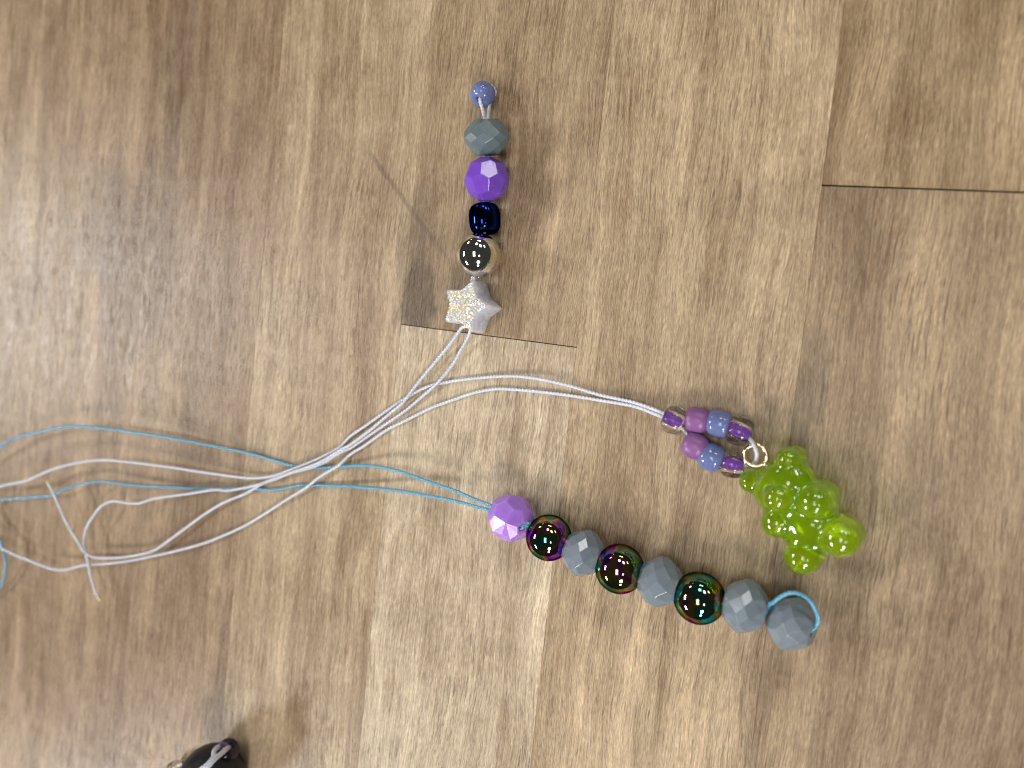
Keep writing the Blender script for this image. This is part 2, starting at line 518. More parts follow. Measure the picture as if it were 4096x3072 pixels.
m, nt, b = mat_new('clear_glass')
b.inputs['Base Color'].default_value = (.97, .97, .98, 1); b.inputs['Transmission Weight'].default_value = 1
b.inputs['Roughness'].default_value = .012; b.inputs['IOR'].default_value = 1.40
GLASS = m
m, nt, b = mat_new('violet_clear_glass')
b.inputs['Base Color'].default_value = (.55, .38, .75, 1); b.inputs['Transmission Weight'].default_value = 1
b.inputs['Roughness'].default_value = .03; b.inputs['IOR'].default_value = 1.5
VGLASS = m

m, nt, b = mat_new('navy_metallic_coat'); g = NT(nt)
b.inputs['Base Color'].default_value = (.005, .020, .11, 1); b.inputs['Metallic'].default_value = 1; b.inputs['Specular Tint'].default_value = (.12, .14, .25, 1); b.inputs['Roughness'].default_value = .05
tc = g.n('ShaderNodeTexCoord')
bp = g.n('ShaderNodeBump'); bp.inputs['Strength'].default_value = .05; bp.inputs['Distance'].default_value = .0003
g.l(g.noise(tc.outputs['Object'], 700, 2).outputs[0], bp.inputs['Height']); g.l(bp.outputs[0], b.inputs['Normal'])
NAVY = m

m, nt, b = mat_new('silver_plating'); g = NT(nt)
b.inputs['Base Color'].default_value = (.80, .78, .68, 1); b.inputs['Metallic'].default_value = 1
tc = g.n('ShaderNodeTexCoord')
g.l(g.mapr(g.noise(tc.outputs['Object'], 900, 5, .7).outputs[0], .4, .75, .02, .13), b.inputs['Roughness'])
SILVER = m

m, nt, b = mat_new('rose_gold_wire')
b.inputs['Base Color'].default_value = (.86, .66, .47, 1); b.inputs['Metallic'].default_value = 1; b.inputs['Roughness'].default_value = .12
WIRE = m

def peacock(seed):
    """black glass ball under an oil-slick lustre coat whose colour drifts over the surface"""
    m, nt, b = mat_new('oil_slick_black'); g = NT(nt)
    tc = g.n('ShaderNodeTexCoord')
    v = g.vmath('ADD', tc.outputs['Object'], (seed * .031, seed * .017, 0)).outputs[0]
    nz = g.noise(v, 150, 2, .5, .8).outputs[0]
    r = g.n('ShaderNodeValToRGB'); g.l(nz, r.inputs[0])
    el = r.color_ramp.elements
    stops = [(.26, (.05, .12, .40)), (.36, (.05, .28, .33)), (.43, (.10, .28, .18)), (.48, (.16, .20, .12)), (.53, (.42, .32, .08)), (.58, (.34, .07, .30)), (.65, (.14, .07, .42)), (.76, (.05, .30, .32))]
    el[0].position, el[0].color = stops[0][0], (*stops[0][1], 1)
    el[1].position, el[1].color = stops[-1][0], (*stops[-1][1], 1)
    for p_, c_ in stops[1:-1]:
        e = el.new(p_); e.color = (*c_, 1)
    g.l(r.outputs[0], b.inputs['Base Color'])
    b.inputs['Metallic'].default_value = 1.0
    b.inputs['Specular Tint'].default_value = (.19, .17, .20, 1)
    sc = g.noise(g.vmath('MULTIPLY', tc.outputs['Object'], (2600, 2600, 700)).outputs[0], 1, 3, .7).outputs[0]
    g.l(g.mapr(sc, .5, .8, .02, .12), b.inputs['Roughness'])
    return m

def cord_mat(name, color, sheen):
    m, nt, b = mat_new(name); g = NT(nt)
    b.inputs['Base Color'].default_value = (*color, 1)
    b.inputs['Roughness'].default_value = .2
    b.inputs['Specular IOR Level'].default_value = .9
    b.inputs['Sheen Weight'].default_value = sheen
    b.inputs['Subsurface Weight'].default_value = .25
    b.inputs['Subsurface Radius'].default_value = (1, 1, 1); b.inputs['Subsurface Scale'].default_value = .0003
    tc = g.n('ShaderNodeTexCoord')
    bp = g.n('ShaderNodeBump'); bp.inputs['Strength'].default_value = .3; bp.inputs['Distance'].default_value = .00008
    g.l(g.noise(tc.outputs['Object'], 7000, 2).outputs[0], bp.inputs['Height']); g.l(bp.outputs[0], b.inputs['Normal'])
    return m
WCORD = cord_mat('white_nylon', (.62, .64, .72), .2)
BCORD = cord_mat('turquoise_nylon', (.10, .36, .54), .15)

# ------------------------------------------------------------------ bead builders
def place(v, c, axis, spin=0.0):
    return v @ frame_of(axis, spin).T + np.asarray(c)

def bevelled(o, w, seg=2):
    md = o.modifiers.new('edge', 'BEVEL'); md.width = w * MM; md.segments = seg; md.limit_method = 'ANGLE'; md.angle_limit = math.radians(8)
    md.harden_normals = False
    return o

def base_of(c): return (c[0], c[1], 0.0)
B = {}
def bead(key, name, verts, faces, mat, c, label, group=None, smooth=True, angle=None, cat='bead'):
    o = obj(name, verts, faces, mat, None, base_of(c), smooth, angle)
    tag(o, label, cat, group)
    B[key] = np.array(c, float)
    return o

def ctr(px, py, z): return at(px, py, z)

STR = at(3166, 2494, 4) - at(2044, 2070, 4); STR /= np.linalg.norm(STR)     # line of the turquoise strand

# --- upright strand above the star
def size_px(c, wpx): return wpx * mm_per_px(c) / 2

c = ctr(1931, 378, 2.3)
v, f = lathe(seed_profile(size_px(c, 100), 1.75, .48, 2.3), 40)
bead('seed_top', 'seed_bead', place(v, c, (-.15, -.62, .55)), f, PERI, c, 'small glossy periwinkle seed bead at the top end of the upright strand')

def grey_bead(key, px, py, dpx, hpx, axis, spin, label, group='grey faceted beads', z=None, mat=None):
    c = ctr(px, py, 4.0)
    R = size_px(c, dpx)
    c = ctr(px, py, R * .96 if z is None else z)
    R = size_px(c, dpx); h = size_px(c, hpx)
    v, f = rondelle(R * 1.03, h * .985)
    o = bead(key, 'faceted_bead', place(v, c, axis, spin), f, mat or GREY, c, label, group, smooth=False)
    bevelled(o, .06)
    return o, R, h
def aim(axis, px, py, a, b, N=9):
    """turn a faceted bead about its string until a belt facet looks the way it does in the photo: (a, b) is where that
    facet's middle stands right of and above the bead's middle, in bead radii"""
    v = CAM - at(px, py, 4.0); v /= np.linalg.norm(v)
    xr = np.cross([0, 1, 0], v); xr /= np.linalg.norm(xr); yu = np.cross(v, xr)
    n = a * xr + b * yu + math.sqrt(1 - a * a - b * b) * v
    ax = np.array(axis, float); ax /= np.linalg.norm(ax)
    ax = ax - n * (ax @ n); ax /= np.linalg.norm(ax)
    fr = frame_of(ax)
    return ax, math.atan2(n @ fr[:, 1], n @ fr[:, 0]) - math.pi / N
grey_bead('g0', 1947, 548, 187, 140, *aim((0.02, 1, 0), 1947, 548, -.07, -.04), 'grey faceted bead between the small blue bead and a deep purple bead', mat=GREY2)

def purple_bead(key, px, py, dpx, mat, axis, spin, label, lift=0.0):
    c = ctr(px, py, 4.0); R = size_px(c, dpx); c = ctr(px, py, R * .98 + lift); R = size_px(c, dpx)
    v, f = football(R)
    o = bead(key, 'faceted_bead', place(v, c, axis, spin), f, mat, c, label, 'purple faceted beads', smooth=False)
    bevelled(o, .09)
    return R
purple_bead('p0', 1947, 718, 176, PURPLE, (0.05, .985, .12), .36, 'deep purple faceted bead above the shiny navy bead')

c = ctr(1939, 876, 2.75)
v, f = lathe(seed_profile(size_px(c, 127), size_px(c, 118), .55, 2.9, 26), 56)
bead('navy', 'barrel_bead', place(v, c, (0.10, -1, 0.03)), f, NAVY, c, 'shiny navy barrel bead between the deep purple bead and the silver ball')

c = ctr(1914.6, 1022, 3.9); R = size_px(c, 177)
c = ctr(1914.6, 1022, R); R = size_px(c, 177)
v, f = lathe(ball_profile(R, .6), 64)
bead('silver', 'metal_ball', place(v, c, (0.03, 1, 0)), f, SILVER, c, 'mirror silver ball bead just above the glitter star')

# --- star
def star_outline(r_out, r_in, rot=0.0, rad=.6, n=7):
    pts = []
    for k in range(10):
        a = rot + math.pi * k / 5
        r = r_out if k % 2 == 0 else r_in
        pts.append(np.array([r * math.cos(a), r * math.sin(a)]))
    out = []
    for k in range(10):
        p, a, c2 = pts[k], pts[k - 1], pts[(k + 1) % 10]
        d1 = (a - p) / np.linalg.norm(a - p); d2 = (c2 - p) / np.linalg.norm(c2 - p)
        q = rad if k % 2 == 0 else rad * .8
        s, e = p + d1 * q, p + d2 * q
        for i in range(n):
            t = i / (n - 1)
            out.append((1 - t) ** 2 * s + 2 * t * (1 - t) * p + t * t * e)
    return np.array(out)

m, nt, b = mat_new('frosted_lilac_resin'); g = NT(nt)
tc = g.n('ShaderNodeTexCoord')
p = g.vmath('SCALE', tc.outputs['Object']); p.inputs['Scale'].default_value = 1000
g.l(g.mix(g.mapr(g.noise(p.outputs[0], 1.4, 4, .7).outputs[0], .35, .65, 0, 1), (.70, .70, .84, 1), (.90, .90, .99, 1)), b.inputs['Base Color'])
b.inputs['Roughness'].default_value = .32; b.inputs['Subsurface Weight'].default_value = .8
b.inputs['Subsurface Radius'].default_value = (1, 1, 1.2); b.inputs['Subsurface Scale'].default_value = .002
b.inputs['Transmission Weight'].default_value = .2
bp = g.n('ShaderNodeBump'); bp.inputs['Strength'].default_value = .7; bp.inputs['Distance'].default_value = .0003
g.l(g.noise(p.outputs[0], 1.7, 5, .7).outputs[0], bp.inputs['Height']); g.l(bp.outputs[0], b.inputs['Normal'])
FROST = m

sc_ = at(1700 + 895 / 4.148, 1000 + 968 / 4.148, 0)
SH = 5.0
star = empty('star_bead', (sc_[0], sc_[1], 0))
tag(star, 'frosted lilac star bead with iridescent gold glitter on its face, below the silver ball', 'star bead')
outl = star_outline(5.05, 3.05, math.radians(-3))
layers = [(.93, .0), (.985, .25), (1.0, .8), (.985, SH - .9), (.95, SH - .35), (.88, SH), (.62, SH + .03), (.3, SH + .05)]
lean = np.array([-.09, 0.0])
vs, fs = [], []
NO = len(outl)
for s, z in layers:
    for q in outl:
        vs.append((sc_[0] + q[0] * s + lean[0] * z, sc_[1] + q[1] * s + lean[1] * z, z))
for i in range(len(layers) - 1):
    for k in range(NO):
        j = (k + 1) % NO
        fs.append((i * NO + k, i * NO + j, (i + 1) * NO + j, (i + 1) * NO + k))
fs.append(tuple(range(NO))); fs.append(tuple((len(layers) - 1) * NO + k for k in range(NO)))
obj('star_body', vs, fs, FROST, star, (sc_[0], sc_[1], 0), angle=50)
B['star'] = np.array([sc_[0] - .2, sc_[1], 2.5])
# glitter flakes
m, nt, b = mat_new('gold_glitter'); b.inputs['Base Color'].default_value = (1.0, .78, .36, 1); b.inputs['Metallic'].default_value = .55; b.inputs['Roughness'].default_value = .35
FLK1 = m
m, nt, b = mat_new('pearl_glitter'); b.inputs['Base Color'].default_value = (.74, .84, .95, 1); b.inputs['Metallic'].default_value = .6; b.inputs['Roughness'].default_value = .3
FLK2 = m
from mathutils.geometry import intersect_point_tri_2d
def in_star(x, y, s):
    P = outl * s; n = len(P); ins = False; j = n - 1
    for i in range(n):
        if (P[i][1] > y) != (P[j][1] > y) and x < (P[j][0] - P[i][0]) * (y - P[i][1]) / (P[j][1] - P[i][1]) + P[i][0]: ins = not ins
        j = i
    return ins
def flakes(n, name, mat, size, tilt0):
    vs, fs = [], []
    while len(fs) < n:
        x, y = rng.uniform(-4.6, 4.6, 2)
        if not in_star(x, y, .88): continue
        r = size * rng.uniform(.7, 1.25)
        tx, ty = rng.normal(tilt0[0], .22), rng.normal(tilt0[1], .22)
        n0 = np.array([tx, ty, 1.0]); fr = frame_of(n0, rng.uniform(0, 6))
        i0 = len(vs)
        for k in range(6):
            q = fr @ np.array([r * math.cos(k * math.pi / 3), r * math.sin(k * math.pi / 3), 0])
            vs.append((sc_[0] + x + lean[0] * SH + q[0], sc_[1] + y + q[1], SH + .09 + q[2] + rng.uniform(0, .05)))
        fs.append(tuple(range(i0, i0 + 6)))
    o = obj(name, vs, fs, mat, star, (sc_[0], sc_[1], 0), smooth=False)
    o['kind'] = 'stuff'
flakes(300, 'glitter', FLK1, .15, (.10, .0))
flakes(420, 'glitter', FLK2, .13, (.0, .0))

# --- turquoise strand
purple_bead('p1', 2044, 2070.5, 184, LILAC, (STR[0] * .8, STR[1] * .8 - .10, .50), .9, 'light purple faceted bead at the cord end of the turquoise strand')
BALLS = [('b1', 2195.6, 2150.5, 184, 'oil-slick black ball touching the light purple bead', 1.3),
         ('b2', 2479, 2275, 197, 'oil-slick black ball at the middle, between two grey faceted beads', 4.2),
         ('b3', 2797.5, 2392, 206, 'oil-slick black ball nearest the looped end of the turquoise strand', 7.7)]
for key, px, py, dpx, lab, sd in BALLS:
    c = ctr(px, py, 4.0); R = size_px(c, dpx); c = ctr(px, py, R); R = size_px(c, dpx)
    v, f = lathe(ball_profile(R, .62), 64)
    bead(key, 'glass_ball', place(v, c, STR), f, peacock(sd), c, lab, 'oil-slick black balls on the turquoise strand')
grey_bead('g1', 2334, 2211.6, 190, 158, *aim(STR, 2334, 2211.6, -0.027, 0.327), 'grey faceted bead after the first black ball, counting from the light purple bead')
grey_bead('g2', 2639, 2327, 202, 168, *aim(STR, 2639, 2327, -.31, .07), 'grey faceted bead between the second and third oil-slick black balls')
grey_bead('g3', 2979, 2423.6, 216, 170, *aim(STR, 2979, 2423.6, -.12, -.38), 'grey faceted bead after the last black ball where the turquoise loop leaves')
grey_bead('g4', 3166, 2494, 218, 176, *aim(STR + np.array([0, -.1, .15]), 3166, 2494, -.16, .30), 'last grey faceted bead under the turquoise cord loop')

# --- bear strand
def seedb(key, px, py, d, L, rh, mat, axis, label, group, p=2.5, z=None):
    c = ctr(px, py, 2.1); R = size_px(c, d); c = ctr(px, py, R if z is None else z); R = size_px(c, d); h = size_px(c, L)
    v, f = lathe(seed_profile(R, h, rh, p), 40)
    bead(key, 'seed_bead', place(v, c, axis), f, mat, c, label, group)
def lined(key, px, py, d, L, axis, label, z=None):
    c = ctr(px, py, 2.1); R = size_px(c, d); c = ctr(px, py, R if z is None else z); R = size_px(c, d); h = size_px(c, L)
    t = empty('seed_bead', base_of(c)); tag(t, label, 'bead', 'clear seed beads with purple lining')
    v, f = lathe(seed_profile(R, h, R * .45, 2.0), 40)
    obj('glass_shell', place(v, c, axis), f, GLASS, t, base_of(c))
    ri = R * .435
    v, f = lathe([(ri, -h * .76), (ri, -h * .3), (ri, h * .3), (ri, h * .76), (ri * .72, h * .76), (ri * .72, 0), (ri * .72, -h * .76)], 32)
    obj('lining', place(v, c, axis), f, LINING, t, base_of(c), angle=40)
    B[key] = np.array(c)
def wd(dx, dy): return np.array([dx, -dy, 0.0])       # a direction read in the photo, on the table
lined('l1', 2696, 1681, 114, 84, wd(1, .42), 'clear seed bead with purple lining where both white cords enter')
seedb('o1', 2789, 1680, 104, 92, .55, ORCHID, wd(1, .22), 'matte orchid seed bead in the upper row beside the lined bead', 'matte orchid seed beads')
seedb('s1', 2878, 1694, 108, 98, .5, PERI, wd(1, .18), 'periwinkle seed bead in the upper row of the bear charm loop', 'periwinkle seed beads on the bear strand')
lined('l2', 2958, 1724, 120, 92, wd(1, .42), 'clear seed bead with purple lining at the upper row end above the gold ring')
seedb('o2', 2780, 1783, 108, 96, .55, ORCHID, wd(1, .55), 'matte orchid seed bead starting the lower row of the bear strand', 'matte orchid seed beads')
seedb('s2', 2846, 1829, 110, 98, .5, PERI, wd(1, .5), 'periwinkle seed bead in the lower row below the orchid bead', 'periwinkle seed beads on the bear strand')
lined('l3', 2930, 1856, 114, 90, wd(1, .12), 'clear seed bead with purple lining beside the bear ear', z=2.0)

# ------------------------------------------------------------------ gummy bear charm
def surface_net(fn, lo, hi, h):
    ax = [np.arange(lo[i], hi[i] + h, h) for i in range(3)]
    X, Y, Z = np.meshgrid(*ax, indexing='ij')
    D = fn(np.stack([X, Y, Z], -1))
    S = D < 0
    nx, ny, nz = D.shape
    crn = [(i, j, k) for i in (0, 1) for j in (0, 1) for k in (0, 1)]
    cnt = sum(S[i:nx - 1 + i, j:ny - 1 + j, k:nz - 1 + k].astype(int) for i, j, k in crn)
    act = (cnt > 0) & (cnt < 8)
    idx = -np.ones(act.shape, int); idx[act] = np.arange(act.sum())
    cells = np.argwhere(act)
    V = np.stack([ax[0][cells[:, 0]], ax[1][cells[:, 1]], ax[2][cells[:, 2]]], 1) + h / 2
    for _ in range(8):
        d = fn(V); e = 1e-3
        G = np.stack([(fn(V + np.eye(3)[i] * e) - fn(V - np.eye(3)[i] * e)) / (2 * e) for i in range(3)], 1)
        V = V - 0.8 * d[:, None] * G / np.maximum((G * G).sum(1, keepdims=True), .2)
    F = []
    for axn in range(3):
        sl0 = [slice(None)] * 3; sl1 = [slice(None)] * 3
        sl0[axn] = slice(0, -1); sl1[axn] = slice(1, None)
        ch = S[tuple(sl0)] != S[tuple(sl1)]
        u, w = [(1, 2), (2, 0), (0, 1)][axn]
        for e in np.argwhere(ch):
            if e[u] == 0 or e[w] == 0: continue
            q = []
            for du, dw in ((-1, -1), (0, -1), (0, 0), (-1, 0)):
                cc = e.copy(); cc[u] += du; cc[w] += dw
                if (cc >= np.array(act.shape)).any(): q = None; break
                q.append(idx[tuple(cc)])
            if q and min(q) >= 0: F.append(q)
    return V, F

def cap_sdf(p, a, b_, r):
    a = np.array(a, float); b_ = np.array(b_, float)
    ab = b_ - a; t = np.clip(((p - a) @ ab) / (ab @ ab), 0, 1)
    return np.linalg.norm(p - a - t[..., None] * ab, axis=-1) - r
def ell_sdf(p, c, r):
    q = (p - np.array(c)) / np.array(r)
    k0 = np.linalg.norm(q, axis=-1); k1 = np.linalg.norm(q / np.array(r), axis=-1)
    return k0 * (k0 - 1) / np.maximum(k1, 1e-6)
def smin(a, b_, k):
    h = np.clip(.5 + .5 * (b_ - a) / k, 0, 1)
    return b_ * (1 - h) + a * h - k * h * (1 - h)
def bear_sdf(p):
    d = ell_sdf(p, (0, -2.0, 3.2), (4.5, 5.2, 3.55))
    d = smin(d, ell_sdf(p, (.2, 4.1, 3.3), (4.75, 3.9, 3.7)), .8)
    d = smin(d, cap_sdf(p, (0, 3.7, 4.5), (-.1, 3.4, 6.9), 2.0), .4)
    for s in (-1, 1):
        d = smin(d, cap_sdf(p, (s * 3.3 + .3, 6.7, 1.6), (s * 3.35, 7.0, 4.0), 1.7), .7)
        ra = 2.45 if s > 0 else 2.3
        d = smin(d, cap_sdf(p, (s * 3.6, .1, 2.2), (s * 3.2, .3, 4.9), ra), .6)
        d = smin(d, cap_sdf(p, (s * 3.2 + .1, -5.7, 2.8), (s * 3.1 + .1, -5.5, 4.9), 2.7), .65)
    return -smin(-d, p[..., 2] - 0.0, .5)
bv, bf = surface_net(bear_sdf, (-7.2, -11, -1.2), (7.2, 10, 10), .26)
up_ax = np.array([-.57, .82, 0]); up_ax /= np.linalg.norm(up_ax)
lat = np.array([up_ax[1], -up_ax[0], 0])
TILT = math.radians(17)
n_ax = np.array([0, 0, 1]) * math.cos(TILT) - lat * math.sin(TILT)
s_ax = lat * math.cos(TILT) + np.array([0, 0, 1]) * math.sin(TILT)
BO = at(2850 + 895 / 2.553 + 24, 1700 + 872 / 2.553 - 32, 0)
def bear_pt(s, t, n): return BO + np.array([0, 0, zlift]) + s * s_ax + t * up_ax + n * n_ax
zlift = 0.0
wv = np.array([bear_pt(*q) for q in bv])
zlift = -wv[:, 2].min() + .01
wv[:, 2] += zlift
m, nt, b = mat_new('lime_resin'); g = NT(nt)
b.inputs['Base Color'].default_value = (.62, .92, .010, 1)
b.inputs['Transmission Weight'].default_value = .86
b.inputs['Subsurface Weight'].default_value = 1.0
b.inputs['Subsurface Radius'].default_value = (1.0, 1.2, .15); b.inputs['Subsurface Scale'].default_value = .0035
b.inputs['Roughness'].default_value = .09
b.inputs['IOR'].default_value = 1.48
b.inputs['Coat Weight'].default_value = 1.0; b.inputs['Coat Roughness'].default_value = .03
va = g.n('ShaderNodeVolumeAbsorption'); va.inputs['Color'].default_value = (.80, .92, .005, 1); va.inputs['Density'].default_value = 60
g.l(va.outputs[0], nt.nodes['Material Output'].inputs['Volume'])
tc = g.n('ShaderNodeTexCoord')
bp = g.n('ShaderNodeBump'); bp.inputs['Strength'].default_value = .03; bp.inputs['Distance'].default_value = .0004
g.l(g.noise(tc.outputs['Object'], 420, 2).outputs[0], bp.inputs['Height']); g.l(bp.outputs[0], b.inputs['Normal'])
LIME = m
bear = empty('bear_charm', (BO[0], BO[1], 0))
tag(bear, 'translucent lime green bear charm lying face up with a small gold ring', 'charm')
obj('bear_body', wv, bf, LIME, bear, (BO[0], BO[1], 0))
# eye ring: wire from the head, two turns
rc = at(3022, 1823, 4.6)
stem = bear_pt(-.35, 6.2, 3.9)
tow = (stem - rc); tow[2] = 0; tow /= np.linalg.norm(tow); side = np.array([-tow[1], tow[0], 0])
rr = 1.60
pts = [stem, stem + (rc + tow * (rr + .35) + side * .3 - stem) * .6]
for k in range(0, 53):
    a = math.radians(20 + k * 13.0)
    pts.append(rc + rr * (math.cos(a) * tow + math.sin(a) * side) + np.array([0, 0, .30 - .62 * k / 52]) + tow * (-.10 * k / 52))
v, f = tube(pts, .29, .08, 14)
obj('ring', v, f, WIRE, bear, (BO[0], BO[1], 0))

# ------------------------------------------------------------------ cords
def c1(x, y, z): return at(x / 1.952, 1600 + y / 1.952, z)
def c3(x, y, z): return at(900 + x / 1.8433, 1600 + y / 1.8433, z)
def c4(x, y, z): return at(1400 + x / 1.7015, 1200 + y / 1.7015, z)
def c2b(x, y, z): return at(1700 + x / 4.148, 280 + y / 4.148, z)
RCORD = .255
La = [c4(760, 190, 2.0), c4(690, 290, 1.3), c4(600, 400, .9), c4(500, 520, .8), c4(420, 620, 1.0), c4(360, 700, 1.1), c4(280, 765, .9), c4(150, 875, .9), c4(0, 985, .9),
      c3(850, 368, .9), c3(700, 458, 1.4), c3(500, 532, 1.3), c3(350, 590, .9), c3(200, 635, .9), c3(0, 668, 1.0),
      c1(1700, 700, 1.3), c1(1450, 735, 1.6), c1(1200, 770, 2.1), c1(1080, 806, 2.5), c1(1000, 804, 2.8), c1(880, 790, 3.2), c1(790, 830, 3.2), c1(720, 920, 3.2),
      c1(672, 1010, 3.0), c1(655, 1110, 2.8), c1(680, 1230, 2.6), c1(710, 1380, 2.4), c1(745, 1490, 2.3), c1(764, 1530, 2.2)]
Lb = [c4(800, 260, 1.6), c4(750, 350, 1.0), c4(700, 440, .8), c4(600, 560, .95), c4(500, 650, .6), c4(400, 735, .4), c4(300, 807, .4), c4(170, 893, .4), c4(0, 1008, .5),
      c3(850, 388, .9), c3(700, 474, .9), c3(550, 522, .9), c3(450, 548, .9), c3(300, 605, .8), c3(150, 690, .6), 
      c1(1750, 800, .9), c1(1600, 890, 1.0), c1(1450, 1000, 1.2), c1(1300, 1110, 1.4), c1(1200, 1175, 1.6), c1(1000, 1222, 2.0), c1(850, 1232, 2.2), c1(720, 1222, 2.4),
      c1(660, 1185, 3.4), c1(600, 1090, 3.8), c1(520, 955, 4.2), c1(450, 800, 4.6), c1(405, 700, 4.8), c1(383, 665, 4.9)]
Lc = [c4(2140, 775, 2.0), c4(1950, 702, 1.2), c4(1700, 645, .7), c4(1500, 585, .9), c4(1350, 550, 1.1), c4(1200, 525, .9), c4(1080, 518, .6), c4(900, 528, .35), c4(650, 560, .32), c4(500, 600, .32), c4(380, 668, .34), c4(250, 755, .32), c4(100, 860, .32), c4(0, 930, .34),
      c3(850, 345, .4), c3(750, 402, .7), c3(650, 450, .9), c3(500, 508, .9), c3(350, 560, .7), c3(200, 575, .9),
      c1(1600, 565, 1.8), c1(1300, 520, 2.5), c1(1000, 483, 3.2), c1(800, 468, 3.8), c1(600, 490, 4.2), c1(400, 545, 4.5), c1(200, 630, 4.6), c1(0, 675, 4.6), c1(-200, 770, 4.4), c1(-420, 900, 3.0)]
Ld = [c4(2130, 797, 1.8), c4(1950, 728, 1.0), c4(1700, 682, .4), c4(1500, 650, .3), c4(1300, 625, .3), c4(1100, 608, .3), c4(1000, 605, .3), c4(850, 630, .3), c4(700, 680, .3), c4(550, 735, .3), c4(400, 810, .3), c4(250, 885, .3), c4(100, 990, .3), c4(0, 1053, .35),
      c3(850, 472, .7), c3(700, 567, .9), c3(600, 645, .9), c3(550, 677, .9), c3(450, 737, .7), c3(300, 835, .5), c3(150, 925, .5), 
      c1(1750, 1056, .7), c1(1600, 1115, .9), c1(1400, 1172, 1.0), c1(1200, 1217, 1.0), c1(1000, 1257, 1.2), c1(800, 1280, 1.6), c1(650, 1290, 1.8), c1(500, 1325, 2.4), c1(400, 1315, 2.6), c1(250, 1260, 2.9), c1(100, 1200, 3.2), c1(0, 1150, 3.4), c1(-160, 1080, 3.4), c1(-400, 1010, 2.0)]
b1 = [c1(-180, 500, 3.0), c1(-80, 420, 3.2), c1(0, 365, 3.4), c1(100, 302, 3.6), c1(300, 250, 3.8), c1(530, 207, 4.0), c1(750, 215, 4.0), c1(1000, 245, 3.7), c1(1300, 290, 2.9), c1(1600, 345, 1.9),
      c3(180, 392, .6), c3(400, 455, .3), c3(530, 490, .3), c3(700, 500, .3), c3(900, 487, .5), c3(1050, 483, 1.3), c3(1150, 495, 2.0), c3(1300, 530, 2.9), c3(1500, 600, 3.6), c3(1700, 670, 3.9), c3(1850, 735, 4.0), c3(1975, 785, 4.0)]
b2 = [c1(-160, 1600, 1.0), c1(0, 1470, 1.6), c1(30, 1380, 2.2), c1(45, 1280, 2.8), c1(30, 1180, 3.2), c1(0, 1100, 3.4), c1(-120, 950, 3.2), c1(-150, 840, 2.8), c1(-80, 790, 2.4), c1(0, 778, 2.2), c1(300, 755, 2.2), c1(420, 740, 2.2), c1(520, 690, 2.3), c1(700, 645, 2.3), c1(800, 635, 2.2), c1(1000, 660, 1.8), c1(1300, 680, 1.1), c1(1600, 693, .6), c1(1850, 690, .3),
      c3(200, 652, .28), c3(300, 662, .28), c3(400, 658, .28), c3(540, 632, .28), c3(700, 628, .3), c3(900, 635, .6), c3(1100, 650, 1.2), c3(1300, 672, 2.0), c3(1500, 705, 2.8), c3(1700, 745, 3.4), c3(1850, 785, 3.8), c3(1960, 818, 3.9)]
X = np.array([.30, 0, 0])
def cord(name, pts, mat, label, group=None):
    v, f = tube(pts, RCORD, .09, 14, lobes=2, pitch=1.3, amp=.25)
    c0 = np.array([pts[len(pts) // 2][0], pts[len(pts) // 2][1], 0])
    o = obj(name, v, f, mat, None, c0)
    tag(o, label, 'cord', group)
    return o, c0
# star strand: up one side, round the small blue bead, down the other
st = B['star']
up_side = [st + np.array([-1.0, -3.2, 0]), st + np.array([-.2, 0, .1]), st + np.array([-.1, 3, .2])] + [B[k] - X for k in ('silver', 'navy', 'p0', 'g0')]
top = B['seed_top']
g0t = B['g0'] + np.array([0, size_px(B['g0'], 135), 0])
up_side += [g0t - X + np.array([0, .3, .3]), c2b(950, 640, 3.9), c2b(918, 520, 4.0), top + np.array([-.1, -.3, .5]), top + np.array([.1, 1.0, -.3])]
dn_side = [top + np.array([.9, 1.9, -1.0]), top + np.array([1.7, .9, -1.5]), c2b(1085, 560, 1.6), c2b(1062, 680, 2.9), g0t + X + np.array([0, .25, .1])] + [B[k] + X for k in ('g0', 'p0', 'navy', 'silver')] + [st + np.array([.3, 3, .2]), st + np.array([.2, 0, 0]), st + np.array([-.25, -3.6, -.2])]
o, c0 = cord('cord', La[::-1] + up_side + dn_side + Lb, WCORD, 'white twisted cord through the star and upright beads with two melted ends')
for a, bb in ((c1(760, 1520, 2.2), c1(782, 1570, 2.1)), (c1(388, 676, 4.8), c1(368, 630, 4.9))):
    v, f = tube([a, (a + bb) / 2, bb], .31, .12, 12)
    obj('melted_tip', v, f, WAX, o, c0)
# bear strand
R1 = rc + np.array([.2, .15, 0])
bp_ = [B['l1'] + np.array([-1.2, .75, .1]), B['l1'] + np.array([0, .15, .1]), B['l1'] + np.array([1.3, -.1, .0]), B['o1'], B['s1'], B['l2'] + np.array([0, 0, .2]), at(2550 + 1640 / 3.687, 1550 + 740 / 3.687, 3.0), at(2550 + 1710 / 3.687, 1550 + 840 / 3.687, 4.9), at(2550 + 1755 / 3.687, 1550 + 960 / 3.687, 5.1), at(2550 + 1745 / 3.687, 1550 + 1075 / 3.687, 4.1),
       at(2550 + 1690 / 3.687, 1550 + 1130 / 3.687, 2.8), at(2550 + 1600 / 3.687, 1550 + 1145 / 3.687, 2.1), B['l3'], B['s2'], B['o2'], at(2550 + 740 / 3.687, 1550 + 690 / 3.687, 2.2), at(2550 + 640 / 3.687, 1550 + 590 / 3.687, 2.3), B['l1'] + np.array([.2, -.25, 0]), B['l1'] + np.array([-1.2, .35, -.1])]
cord('cord', Lc[::-1] + bp_ + Ld, WCORD, 'white twisted cord carrying the seed beads and the green bear charm')
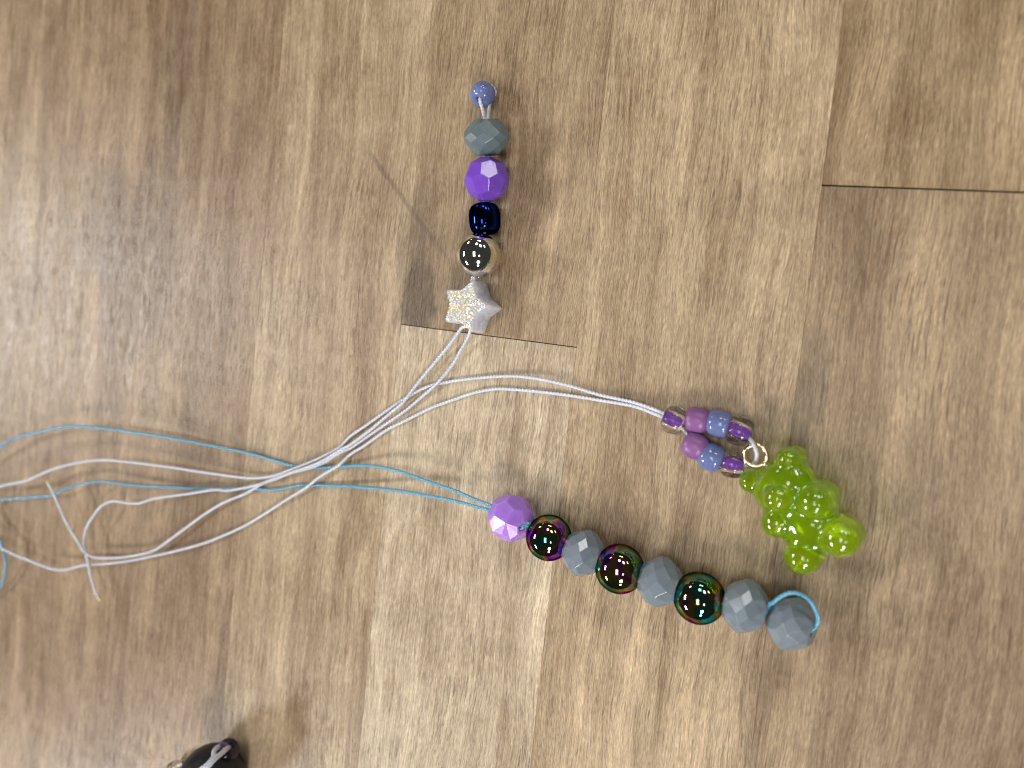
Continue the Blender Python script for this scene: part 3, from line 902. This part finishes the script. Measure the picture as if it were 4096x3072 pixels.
# turquoise strand
perp = np.array([-STR[1], STR[0], 0]) * .28
names = ['p1', 'b1', 'g1', 'b2', 'g2', 'b3', 'g3']
axp = np.array([STR[0] * .8, STR[1] * .8 - .10, .50]); axp /= np.linalg.norm(axp)
def c6(x, y, z): return at(1900 + x / 3.687, 1920 + y / 3.687, z)
hole = B['p1'] + axp * size_px(B['p1'], 184) * .85
hole2 = c6(745, 655, hole[2] - .3)
fw = [B['p1'] + perp, hole + perp, hole2 + perp] + [B[k] + perp for k in names[1:]]; bk = [B[k] - perp for k in names[1:]][::-1] + [hole2 - perp, hole - perp, B['p1'] - perp]
pin = B['p1'] - STR * 3.4
def c8(x, y, z): return at(2800 + x / 3.687, 2250 + y / 3.687, z)
ex = B['g3'] + STR * size_px(B['g3'], 172)
loop = [ex + np.array([0, .3, .2]), c8(1015, 625, 5.2), c8(1080, 590, 6.6), c8(1180, 510, 8.0), c8(1280, 460, 8.6), c8(1380, 445, 8.7), c8(1500, 475, 8.4), c8(1600, 545, 8.0), c8(1680, 650, 7.4), c8(1735, 780, 6.8), c8(1735, 890, 6.0), c8(1680, 965, 5.4), c8(1630, 1005, 5.0),
        B['g4'] + STR * 1.5, B['g4'] - STR * 1.5, B['g4'] - STR * 3.6, c8(985, 740, 4.6), c8(960, 710, 4.4), ex + np.array([-.3, -.25, 0])]
cord('cord', b1 + [pin + perp] + fw + loop + bk + [pin - perp] + b2[::-1], BCORD, 'turquoise twisted cord through the grey and black beads with a loop over the last bead')

# ------------------------------------------------------------------ things cut by the lower edge of the photo
c = ctr(846, 3112, 5.6)
v, f = lathe(ball_profile(6.6, .8), 56)
bead('black', 'round_bead', place(v, c, (1, -.3, -.3)), f, BLACKP, c, 'big dull black round bead cut off by the lower edge of the photo')
c = ctr(908, 3003, 4.6)
v, f = lathe(seed_profile(2.3, 1.9, .6, 2.6), 36)
bead('violet', 'seed_bead', place(v, c, (.7, .7, .1)), f, VGLASS, c, 'clear violet seed bead resting against the black bead at the lower edge')
c = ctr(702, 3082, 2.0)
v, f = lathe(seed_profile(2.0, 1.7, .6, 2.6), 36)
bead('clearb', 'seed_bead', place(v, c, (.9, .3, .1)), f, GLASS, c, 'clear seed bead left of the black bead, barely showing at the lower edge')
def cb(x, y, z): return at(650 + x / 6.144, 2880 + y / 6.144, z)
t1 = [cb(700, 1330, 11.0), cb(950, 1210, 11.6), cb(1080, 1110, 11.3), cb(1180, 1010, 10.6), cb(1260, 900, 9.6), cb(1262, 800, 8.6), cb(1320, 700, 7.0), cb(1440, 650, 5.6), cb(1540, 690, 4.2)]
t2 = [cb(720, 1350, 11.2), cb(930, 1245, 11.9), cb(1110, 1150, 11.6), cb(1230, 1020, 10.8), cb(1330, 920, 9.8), cb(1450, 820, 8.2), cb(1560, 720, 6.2), cb(1620, 680, 4.6), cb(1580, 690, 4.0)]
v, f = tube(t1[:-1] + [(t1[-1] + t2[-1]) / 2] + t2[:-1][::-1], .44, .14, 12, lobes=3, pitch=2.4, amp=.16)
o = obj('cord', v, f, WCORD, None, base_of(t1[3]))
tag(o, 'doubled white twisted cord lying over the black bead at the lower edge', 'cord')
